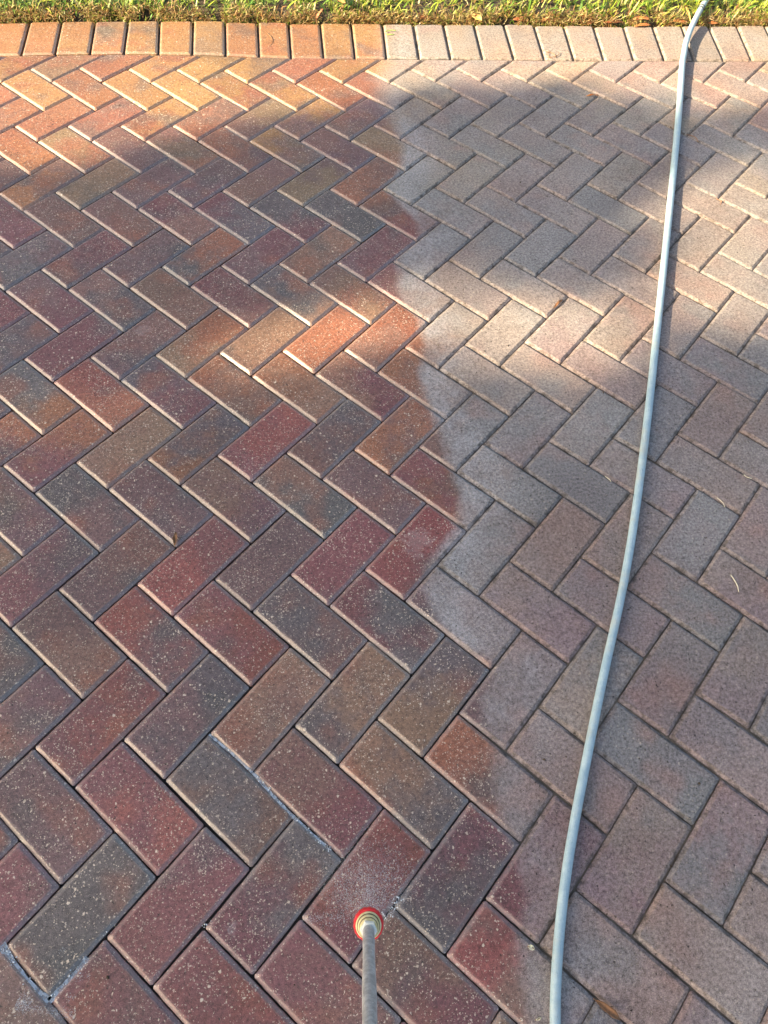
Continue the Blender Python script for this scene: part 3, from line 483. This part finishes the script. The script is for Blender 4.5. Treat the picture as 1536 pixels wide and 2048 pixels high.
# ---------------------------------------------------------------- tubes
def catmull(P, n=6):
    P = [Vector(p) for p in P]; out = []
    for i in range(len(P)-1):
        p0 = P[max(0, i-1)]; p1 = P[i]; p2 = P[i+1]; p3 = P[min(len(P)-1, i+2)]
        for k in range(n):
            t = k/n
            out.append(.5*((2*p1)+(p2-p0)*t+(2*p0-5*p1+4*p2-p3)*t*t+(3*p1-p0-3*p2+p3)*t**3))
    out.append(P[-1]); return out
def tube(P, rad, sides=20, cap=True):
    v = []; f = []
    prev = None
    for i, p in enumerate(P):
        d = (P[min(i+1, len(P)-1)]-P[max(i-1, 0)]).normalized()
        up = Vector((0, 0, 1)) if abs(d.z) < .9 else Vector((1, 0, 0))
        if prev is not None: up = prev
        s = d.cross(up).normalized(); u = s.cross(d).normalized(); prev = u
        r = rad(i/(len(P)-1)) if callable(rad) else rad
        for k in range(sides):
            a = 2*math.pi*k/sides; q = p+s*math.cos(a)*r+u*math.sin(a)*r; v.append(q)
    for i in range(len(P)-1):
        for k in range(sides):
            j = (k+1) % sides; f.append((i*sides+k, i*sides+j, (i+1)*sides+j, (i+1)*sides+k))
    if cap:
        f.append(tuple(range(sides))[::-1]); f.append(tuple((len(P)-1)*sides+k for k in range(sides)))
    return v, f

# hose
N = NT('hose_vinyl'); co = N.n('TexCoord').outputs['Object']
n = N.noise(co, 35, 4., .7); sp = N.noise(co, 500, 3., .8)
c = N.mix(N.ramp(n, .35, .7), (.29, .41, .47, 1), (.38, .50, .54, 1))
c = N.mix(N.ramp(sp, .60, .70, 0, .6), c, (.10, .10, .10, 1))
c = N.mix(N.ramp(N.noise(co, 14, 4., .7), .48, .70, 0, .45), c, (.40, .38, .30, 1))
N.set(Base_Color=c, Roughness=N.ramp(n, .3, .7, .3, .5), Specular_IOR_Level=.5, Subsurface_Weight=.0)
N.bump(sp, .0004, .4); M_HOSE = N.m
x0, y0 = HOSE[0][:2]
HP = [(x0+.55, y0+1.6, .03), (x0+.42, y0+1.1, .034), (x0+.26, y0+.65, .034), (x0+.13, y0+.32, .04), (x0+.06, y0+.14, .046)]+[tuple(p) for p in HOSE]
def hr(t):  # wider towards the lawn end: the bloom of sunlight is built into the radius
    return .0094-.0016*min(1, max(0, (t-.35)/.3))
hv, hf = tube(catmull(HP, 8), hr)
hose = mesh('garden_hose', hv, hf, M_HOSE, smooth=True)
tag(hose, 'pale blue white hose snaking from the lawn across the dry pavers', 'hose')
M_BLACK = simple('black_rubber', (.02, .02, .022), (.05, .05, .05), 80, .6)
hp = catmull(HP, 8)
ci = min(range(len(hp)), key=lambda i: (hp[i]-Vector((HOSE[2][0], HOSE[2][1], HOSE[2][2]))).length)
for dlt in (-1, 1):
    d = (hp[ci+1]-hp[ci-1]).normalized(); p = hp[ci]+d*.006*dlt
    v, f = tube([p-d*.0017, p+d*.0017], .0104, 20)
    mesh('collar', v, f, M_BLACK, hose)

# pressure washer lance
N = NT('lance_steel'); co = N.n('TexCoord').outputs['Object']
n = N.noise(co, 120, 4., .75); n2 = N.noise(co, 420, 2., .7)
c = N.mix(N.ramp(n, .3, .7), (.27, .28, .29, 1), (.56, .57, .58, 1)); c = N.mix(N.ramp(n2, .60, .68, 0, .7), c, (.65, .65, .62, 1))
N.set(Base_Color=c, Roughness=N.ramp(n, .3, .7, .35, .65), Metallic=.2); N.bump(n2, .0004, .5); M_STEEL = N.m
M_RED = simple('red_plastic', (.62, .015, .02), (.72, .03, .035), 90, .35, .0002, .5)
M_BRASS = simple('pale_brass', (.62, .50, .22), (.78, .70, .42), 140, .32, .0002, .6, Metallic=.25)
M_DARK = simple('dark_groove', (.10, .07, .04), (.22, .17, .10), 140, .6)  # dark brown for the rings between the brass steps
M_WHITE = simple('white_plastic', (.70, .70, .62), (.78, .78, .72), 90, .4)
nz = Vector(NOZ); wd = Vector(WDIR)
lance = bpy.data.objects.new('pressure_washer_lance', None); COL.objects.link(lance); lance.location = nz
q = wd.to_track_quat('Z', 'Y'); lance.rotation_mode = 'QUATERNION'; lance.rotation_quaternion = q
tag(lance, 'grey steel pressure washer lance with a red rimmed brass spray nozzle', 'pressure washer')
def lathe(prof, sides=40, poly=None, scallop=0):
    v = []; f = []
    for r, z in prof:
        for k in range(sides):
            a = 2*math.pi*k/sides; rr = r*(1+(scallop*(1 if (k//2) % 2 else -1) if r > .0165 else 0)); v.append((rr*math.cos(a), rr*math.sin(a), z))
    m = len(prof)
    for i in range(m-1):
        for k in range(sides):
            j = (k+1) % sides; f.append((i*sides+k, i*sides+j, (i+1)*sides+j, (i+1)*sides+k))
    f.append(tuple(range(sides))[::-1]); f.append(tuple((m-1)*sides+k for k in range(sides)))
    return v, f
def part(name, prof, mat, **kw):
    v, f = lathe(prof, **kw); o = mesh(name, v, f, mat, lance, smooth=False)
    bev = o.modifiers.new('bev', 'BEVEL'); bev.width = .0004; bev.segments = 2; bev.limit_method = 'ANGLE'
    return o
part('rim', [(.0135, -.010), (.0172, -.008), (.0184, -.005), (.0184, .001), (.0176, .003), (.0150, .0032)], M_RED, sides=72, scallop=.012)
part('nozzle_body', [(.0080, -.009), (.0155, .0030), (.0157, .0050), (.0150, .0058)], M_BRASS, sides=56)
part('groove_ring', [(.0140, .0050), (.0140, .0070)], M_DARK, sides=48)
part('spray_collar', [(.0128, .0066), (.0131, .0075), (.0131, .0100), (.0124, .0108)], M_BRASS, sides=48)
part('groove_ring', [(.0114, .0100), (.0114, .0122)], M_DARK, sides=48)
part('coupler', [(.0106, .0120), (.0109, .0128), (.0109, .0160), (.0100, .0170)], M_BRASS, sides=48)
part('hex_nut', [(.0098, .0172), (.0104, .0180), (.0104, .0250), (.0096, .0262)], M_WHITE, sides=6)
part('tip', [(.0040, -.018), (.0058, -.0165), (.0060, -.008)], M_BRASS, sides=32)
v, f = lathe([(.0068, .0245)]+[(.0068+.0002*math.sin(k*.9), .03+k*.02) for k in range(34)], sides=32)
mesh('tube', v, f, M_STEEL, lance, smooth=True)
# grip above the frame
part('grip', [(.010, .70), (.0155, .705), (.0165, .74), (.0155, .80), (.0160, .84), (.012, .85)], M_BLACK, sides=32)

# ---------------------------------------------------------------- water
N = NT('foam'); N.set(Base_Color=(.78, .82, .86, 1), Roughness=.25, Specular_IOR_Level=.6)
tr = N.n('BsdfTransparent'); mx = N.n('MixShader'); mx.inputs[0].default_value = .28
N.t.links.new(N.b.outputs[0], mx.inputs[1]); N.t.links.new(tr.outputs[0], mx.inputs[2]); N.t.links.new(mx.outputs[0], N.out.inputs[0]); M_FOAM = N.m
N = NT('water'); N.set(Base_Color=(.75, .82, .85, 1), Roughness=.06, IOR=1.33, Transmission_Weight=.9); wn = N.noise(N.n('NewGeometry').outputs['Position'], 160, 3., .6); N.bump(wn, .002, .6)
df = N.n('BsdfDiffuse'); df.inputs[0].default_value = (.42, .50, .60, 1); mx = N.n('MixShader'); N.put(mx.inputs[0], N.ramp(wn, .40, .62, .2, .6))
N.t.links.new(N.b.outputs[0], mx.inputs[1]); N.t.links.new(df.outputs[0], mx.inputs[2]); N.t.links.new(mx.outputs[0], N.out.inputs[0]); M_WATER = N.m
OCT = [(1, 0, 0), (-1, 0, 0), (0, 1, 0), (0, -1, 0), (0, 0, 1), (0, 0, -1)]
OF = [(0, 2, 4), (2, 1, 4), (1, 3, 4), (3, 0, 4), (2, 0, 5), (1, 2, 5), (3, 1, 5), (0, 3, 5)]
_bm = bmesh.new(); bmesh.ops.create_icosphere(_bm, subdivisions=1, radius=1)
ICO_V = [tuple(v.co) for v in _bm.verts]; ICO_F = [tuple(v.index for v in f.verts) for f in _bm.faces]; _bm.free()
def ball(V, F, p, r, flat=1., stretch=None, s=1.):
    b = len(V)
    for v in ICO_V:
        q = Vector((v[0]*r, v[1]*r, v[2]*r*flat))
        if stretch is not None: q = q+stretch*(Vector(v).dot(stretch.normalized()))*s
        V.append(tuple(Vector(p)+q))
    for f in ICO_F: F.append(tuple(b+i for i in f))
V = []; F = []
for pl, wdt, dn in FOAM:
    for (xa, ya), (xb, yb) in zip(pl, pl[1:]):
        L = math.hypot(xb-xa, yb-ya); nx_, ny_ = -(yb-ya)/L, (xb-xa)/L
        for k in range(int(L*wdt*dn*70)):
            t = rnd.random(); o_ = rnd.gauss(0, wdt/1000*.30)
            if mnoise.noise(Vector((xa+(xb-xa)*t, ya+(yb-ya)*t, 2))*60) < -.15 and dn < 1.1: continue
            r = rnd.choice((.0003, .0004, .0005, .0006, .0008, .0013))
            ball(V, F, (xa+(xb-xa)*t+nx_*o_, ya+(yb-ya)*t+ny_*o_, rnd.uniform(-.0022, .0012)-.001*(abs(o_) < .002)), r, .7)
for (xa, ya), (xb, yb), wdt, dn in SMEAR:
    L = math.hypot(xb-xa, yb-ya); nx_, ny_ = -(yb-ya)/L, (xb-xa)/L
    for k in range(int((L+.01)*wdt*dn*420)):
        t = rnd.random(); o_ = rnd.gauss(0, wdt/1000*.45)
        ball(V, F, (xa+(xb-xa)*t+nx_*o_, ya+(yb-ya)*t+ny_*o_, .0008), rnd.uniform(.0002, .00042), .5)
tag(mesh('water_foam', V, F, M_FOAM, smooth=True), 'pale bubbly foam lying in the wet joints round the lance', 'foam', kind='stuff')
# water standing in the joints
V = []; F = []
for pl, wdt, dn in FOAM[:2]+[FOAM[4]]+[FOAM[6]]:
    for (xa, ya), (xb, yb) in zip(pl, pl[1:]):
        L = math.hypot(xb-xa, yb-ya); ex, ey = (xb-xa)/L, (yb-ya)/L; nx_, ny_ = -ey, ex
        n_ = max(2, int(L/.004)); b = len(V)
        for k in range(n_+1):
            t = k/n_; h = wdt/1000*.36*(1+.35*mnoise.noise(Vector((xa+ex*L*t, ya+ey*L*t, 5))*80))
            for sgn in (-1, 1): V.append((xa+ex*L*t+nx_*h*sgn, ya+ey*L*t+ny_*h*sgn, -.0016))
        for k in range(n_): F.append((b+2*k, b+2*k+1, b+2*k+3, b+2*k+2))
tag(mesh('puddle', V, F, M_WATER, smooth=True), 'thin sheet of water standing in the washed joints', 'water', kind='stuff')
# the spray: a fan of fine drops from the nozzle to the pavers
N = NT('spray_drops'); N.set(Base_Color=(.85, .88, .92, 1), Roughness=.2)
tr = N.n('BsdfTransparent'); mx = N.n('MixShader'); mx.inputs[0].default_value = .48
N.t.links.new(N.b.outputs[0], mx.inputs[1]); N.t.links.new(tr.outputs[0], mx.inputs[2]); N.t.links.new(mx.outputs[0], N.out.inputs[0]); M_SPRAY = N.m
V = []; F = []
tip = nz-wd*.018; hit = Vector(HIT)
for k in range(7000):
    r_ = rnd.random()**.6*.075; a_ = rnd.uniform(0, 2*math.pi)
    tgt = hit+Vector((math.cos(a_)*r_*1.15, math.sin(a_)*r_*.8, 0)); t = rnd.random()**.45
    p = tip.lerp(tgt, t)
    ball(V, F, p, rnd.uniform(.0001, .00024), 1., (tgt-tip).normalized()*.0018*rnd.uniform(.4, 1.6), 1.)
for k in range(500):    # rebound mist just above the pavers
    a_ = rnd.uniform(0, 6.28); r_ = .02+rnd.random()**1.3*.10
    p = hit+Vector((math.cos(a_)*r_, math.sin(a_)*r_, rnd.random()**2*.03+.001))
    ball(V, F, p, rnd.uniform(.0002, .0005))
tag(mesh('water_spray', V, F, M_SPRAY, smooth=True), 'fan of fine white water drops blasting from the nozzle onto a red paver', 'water spray', kind='stuff')

# ---------------------------------------------------------------- leaves and bits
def leaf_mat(name, c1, c2): return simple(name, c1, c2, 160, .6, .0006, .35)
M_LEAF = [leaf_mat('dead_leaf_orange', (.30, .10, .03), (.46, .19, .06)), leaf_mat('dead_leaf_red', (.22, .06, .025), (.36, .12, .045)),
          leaf_mat('dead_leaf_yellow', (.62, .38, .10), (.72, .50, .18)), leaf_mat('dead_leaf_brown', (.17, .075, .03), (.30, .15, .07))]
M_STRAW = leaf_mat('straw', (.62, .55, .38), (.74, .68, .52)); M_TWIG = leaf_mat('twig_bark', (.20, .10, .05), (.36, .20, .10)); M_GB = leaf_mat('green_blade', (.20, .34, .05), (.32, .46, .10))
M_CHIP = leaf_mat('cream_petal', (.66, .62, .42), (.76, .72, .52))
def leaf(name, a, b, width, mat, z, label, group='dead leaves along the lawn edge', cat='leaf', fold=.4, curl=.25, tiltz=0., roll=0.):
    a = Vector((*a, z)); b = Vector((*b, z+tiltz)); d = b-a; L = d.length; e = d/L
    s = e.cross(Vector((0, 0, 1))).normalized(); s = Matrix.Rotation(roll, 3, e) @ s; u = s.cross(e)
    V = []; F = []; n = 9; ph = rnd.uniform(0, 6)
    for i in range(n+1):
        t = i/n; wv = width*.5*math.sin(math.pi*min(1, t*.93+.05))**.75
        for j in range(5):
            q = (j-2)/2
            V.append(a+e*L*t+s*q*wv*(1+.12*math.sin(ph+t*14)*(abs(q) > .6))+u*(abs(q)**1.4*wv*fold+math.sin(t*math.pi)*L*curl*.35+.0012*math.sin(ph+t*9+q*2)))
    for i in range(n):
        for j in range(4): F.append((i*5+j, i*5+j+1, (i+1)*5+j+1, (i+1)*5+j))
    org = (a+b)/2
    o = mesh(name, [Vector(v)-org for v in V], F, mat, smooth=True); o.location = org
    so = o.modifiers.new('thick', 'SOLIDIFY'); so.thickness = .0004
    sv, sf = tube([a-org-e*L*.12, a-org, a-org+e*L*.9+u*.0004+u*math.sin(.9*math.pi)*L*curl*.35], .0005, 6)
    mesh('stem', sv, sf, M_TWIG, o)
    return tag(o, label, cat, group)
DL = [('orange dead leaf standing upright in the grass left of centre', .016, 0, .03, 1.0),
      ('curled reddish leaf on the edging just right of where wet meets dry', .012, 1, .004, .3),
      ('yellow square looking leaf lying over the edging by the grass', .026, 2, .012, .1),
      ('red brown leaf tucked under the grass right of the yellow leaf', .018, 1, .004, .2),
      ('orange leaf half under the grass, next right of the red brown one', .016, 0, .003, .4),
      ('flat orange leaf beside a small curled leaf on the lawn edge', .016, 0, .010, .2),
      ('small curled orange leaf poking onto the edging from the grass', .018, 0, .005, .6),
      ('long thin rust red leaf lying along the grass line', .011, 1, .004, .2),
      ('upper leaf of the overlapping orange pair left of the hose', .018, 0, .012, .1),
      ('lower leaf of the overlapping orange pair, flat on the edging', .016, 0, .003, .0),
      ('orange leaf just left of the hose where it leaves the lawn', .013, 0, .006, .3),
      ('orange brown leaf just right of the hose at the lawn edge', .012, 0, .004, .3),
      ('tan curved dry blade leaning onto the edging beside the hose', .006, 2, .018, .2),
      ('red brown sliver of leaf left of the upright orange leaf', .010, 1, .005, .3)]
for (a, b), (lab, wdt, mi, z, roll) in zip(DEAD, DL):
    leaf('dead_leaf', a, b, wdt, M_LEAF[mi], z, lab, roll=roll, tiltz=(.03 if 'upright' in lab else 0), curl=.07)
B = BITS
leaf('dead_leaf', *B['bigleaf'], .010, M_LEAF[3], .003, 'glossy brown boat shaped leaf near the bottom right of the hose', group='leaves fallen on the pavers', fold=.7)
leaf('dead_leaf', *B['smallleaf'], .008, M_LEAF[3], .003, 'tiny brown folded leaf alone on the wet pavers at the left', group='leaves fallen on the pavers', fold=.9)
leaf('dead_leaf', *B['flake'], .006, M_LEAF[0], .003, 'narrow orange leaf flake on the dry pavers below the edging', group='leaves fallen on the pavers')
leaf('dead_leaf', *B['mosschip'], .007, M_LEAF[3], .001, 'brown shred lodged in a sunlit dry joint left of the hose', group='leaves fallen on the pavers')
leaf('petal', *B['chip_a'], .007, M_CHIP, .001, 'small cream petal on a dark joint left of the hose', group='cream petals', cat='petal', curl=.1)
leaf('petal', *B['chip_b'], .003, M_CHIP, .001, 'slim cream petal at the bottom of the photo by the hose', group='cream petals', cat='petal', curl=.1)
def strand(name, a, b, r, mat, label, group, bend=.12, z=.0012, cat='straw'):
    a = Vector((*a, z)); b = Vector((*b, z)); m = (a+b)/2; d = b-a; s = Vector((-d.y, d.x, 0))
    P = catmull([a-m, a-m+d*.33+s*bend, a-m+d*.66+s*bend+Vector((0, 0, .001)), b-m], 4)
    v, f = tube(P, lambda t: r*(1-.5*abs(t-.4)), 7)
    o = mesh(name, v, f, mat, smooth=True); o.location = m
    return tag(o, label, cat, group)
strand('straw', *B['straw_a'], .0010, M_STRAW, 'pale straw stalk lowest and longest, far right of the hose', 'cut straws on the dry pavers', .06)
strand('straw', *B['straw_b'], .0009, M_STRAW, 'pale straw bent over a joint, between the other two on the right', 'cut straws on the dry pavers', .1)
strand('straw', *B['straw_c'], .0009, M_STRAW, 'pale straw short and straight, just left of the hose', 'cut straws on the dry pavers', .03)
strand('straw', *B['straw_d'], .0009, M_STRAW, 'pale straw curved, nearest the right edge of the photo', 'cut straws on the dry pavers', -.12)
strand('twig', *B['twig_a'], .0008, M_TWIG, 'thin curved twig lying on the sunlit edging left of centre', 'thin twigs', .15, cat='twig')
strand('twig', *B['twig_b'], .0010, M_TWIG, 'longest twig of the little tangle below the edging', 'thin twigs', .2, cat='twig')
strand('twig', *B['twig_c'], .0009, M_TWIG, 'twig crossing the others of the little tangle below the edging', 'thin twigs', -.2, .003, cat='twig')
strand('twig', *B['twig_d'], .0008, M_TWIG, 'short upright twig of the little tangle below the edging', 'thin twigs', .25, .002, cat='twig')
strand('twig', *B['twig_e'], .0011, M_TWIG, 'reddish twig lying in the shadow right beside the hose', 'thin twigs', .2, cat='twig')
strand('twig', *B['twig_f'], .0009, M_TWIG, 'small brown twig in a sunlit joint near the right edge', 'thin twigs', .3, cat='twig')
strand('grass_blade', *B['blade_a'], .0014, M_GB, 'upper green grass blade reaching over the edging at the wet border', 'loose green blades', .1, .004, cat='grass blade')
strand('grass_blade', *B['blade_b'], .0014, M_GB, 'lower green grass blade lying on the edging at the wet border', 'loose green blades', -.1, .002, cat='grass blade')
# crumbs of soil and chaff nobody could count
V = []; F = []
for i in range(900):
    y = rnd.uniform(-.15, 2.55); x = wet_x(y)+rnd.random()**.8*1.5 if rnd.random() < .93 else rnd.uniform(-.8, wet_x(y))
    b = len(V); r = rnd.uniform(.0005, .0017)*(1 if rnd.random() < .93 else 1.6); an = rnd.uniform(0, 6.28)
    for v in OCT:
        px_, py_, pz_ = v[0]*r*rnd.uniform(1, 2), v[1]*r*rnd.uniform(.5, 1), v[2]*r*.5
        V.append((x+px_*math.cos(an)-py_*math.sin(an), y+px_*math.sin(an)+py_*math.cos(an), .0006+pz_))
    for f in OF: F.append(tuple(b+k for k in f))
tag(mesh('soil_crumbs', V, F, simple('crumb', (.02, .015, .01), (.09, .06, .035), 40, .9)), 'dark soil crumbs scattered over the dry pavers', 'crumbs', kind='stuff')

# ---------------------------------------------------------------- the tree up-sun, out of frame, whose gaps dapple the paving
tree = bpy.data.objects.new('shade_tree', None); COL.objects.link(tree)
g0 = Vector((.3, .85, 0)); cc = g0+SUN*12.0
tree.location = (cc.x, cc.y, -.03)
tag(tree, 'broadleaf tree standing up-sun beyond the left of the driveway', 'tree')
TM = simple('bark', (.06, .04, .03), (.16, .12, .09), 9, .95, .02)
gx0, gy0, gst, rows = GAPS
def light(x, y):
    i = (x-gx0)/gst; j = (y-gy0)/gst
    if i < 0 or j < 0 or i > len(rows[0])-1.001 or j > len(rows)-1.001:
        if y > 2.2: return .85
        return min(.9, max(.1, .3+.8*mnoise.noise(Vector((x*1.6, y*1.1, 4)))))
    a, b = int(i), int(j); fx, fy = i-a, j-b; g = lambda p, q_: int(rows[q_][p])
    v_ = (g(a, b)*(1-fx)+g(a+1, b)*fx)*(1-fy)+(g(a, b+1)*(1-fx)+g(a+1, b+1)*fx)*fy
    return v_/9
V = []; F = []; RX, RZ = 3.3, 2.35
def add_leaf(p):
    n_ = Vector((rnd.gauss(0, 1), rnd.gauss(0, 1), rnd.gauss(0, 1)+.6)).normalized()
    t_ = n_.cross(Vector((rnd.gauss(0, 1), rnd.gauss(0, 1), rnd.gauss(0, 1)))).normalized(); s_ = n_.cross(t_)
    L = rnd.uniform(.035, .06); W_ = L*.52; b = len(V)
    V.extend([p-t_*L, p+s_*W_+n_*.006-t_*L*.1, p+t_*L, p-s_*W_+n_*.006-t_*L*.1]); F.append((b, b+1, b+2)); F.append((b, b+2, b+3))
def try_leaf(p, out_p):
    k = p.z/SUN.z; gx_, gy_ = p.x-SUN.x*k, p.y-SUN.y*k
    lv_ = light(gx_, gy_); inside = gx0 < gx_ < 2. and gy0 < gy_ < 2.6
    tau = -math.log(max(.015, (lv_-.03)*1.02 if lv_ > .04 else .03))/3.5
    if lv_ > .80: tau = .0
    elif lv_ > .45: tau *= .6
    if rnd.random() < tau*(1 if inside else out_p): add_leaf(p)
n_in = 0
for i in range(TREE_N):
    # half the tries aim where the frame lies down-sun, the rest fill the crown
    if i % 2:
        gp = Vector((rnd.uniform(-1.3, 2.1), rnd.uniform(-.6, 2.7), 0)); p = gp+SUN*rnd.uniform(9., 14.)
    else:
        p = cc+Vector((rnd.uniform(-RX, RX), rnd.uniform(-RX, RX), rnd.uniform(-RZ, RZ)))
    q_ = p-cc; rr_ = (q_.x/RX)**2+(q_.y/RX)**2+(q_.z/RZ)**2
    rr_ += .35*mnoise.noise(p*1.1)
    if rr_ > 1: continue
    try_leaf(p, .5)
crown = mesh('crown', [v-Vector(tree.location) for v in V], F, None, tree)
N = NT('tree_leaf'); N.set(Base_Color=(.06, .10, .025, 1), Roughness=.5)
tr = N.n('BsdfTranslucent'); tr.inputs[0].default_value = (.10, .16, .03, 1); mx = N.n('MixShader'); mx.inputs[0].default_value = .25
N.t.links.new(N.b.outputs[0], mx.inputs[1]); N.t.links.new(tr.outputs[0], mx.inputs[2]); N.t.links.new(mx.outputs[0], N.out.inputs[0])
crown.data.materials.append(N.m)
tv = []; tf = []
def limb(P, r0, r1):
    v, f = tube(catmull(P, 5), lambda t: r0+(r1-r0)*t, 10); b = len(tv); tv.extend(v); tf.extend(tuple(b+i for i in q_) for q_ in f)
h = cc.z
limb([(0, 0, -.1), (.05, .02, 1.0), (-.05, .08, 2.0), (.1, 0, 2.9)], .22, .12)
for k in range(7):
    a = k*.9+.3; e = 1.3+.35*(k % 3)
    limb([(0, .02, 1.7+.15*k), (math.cos(a)*e*.45, math.sin(a)*e*.45, 2.5+.13*k), (math.cos(a)*e, math.sin(a)*e, 3.2+.12*k)], .07, .02)
mesh('trunk', tv, tf, TM, tree, smooth=True)
print('leaves', len(F)//2, 'grass', len(gf), 'paver verts', len(field.v))
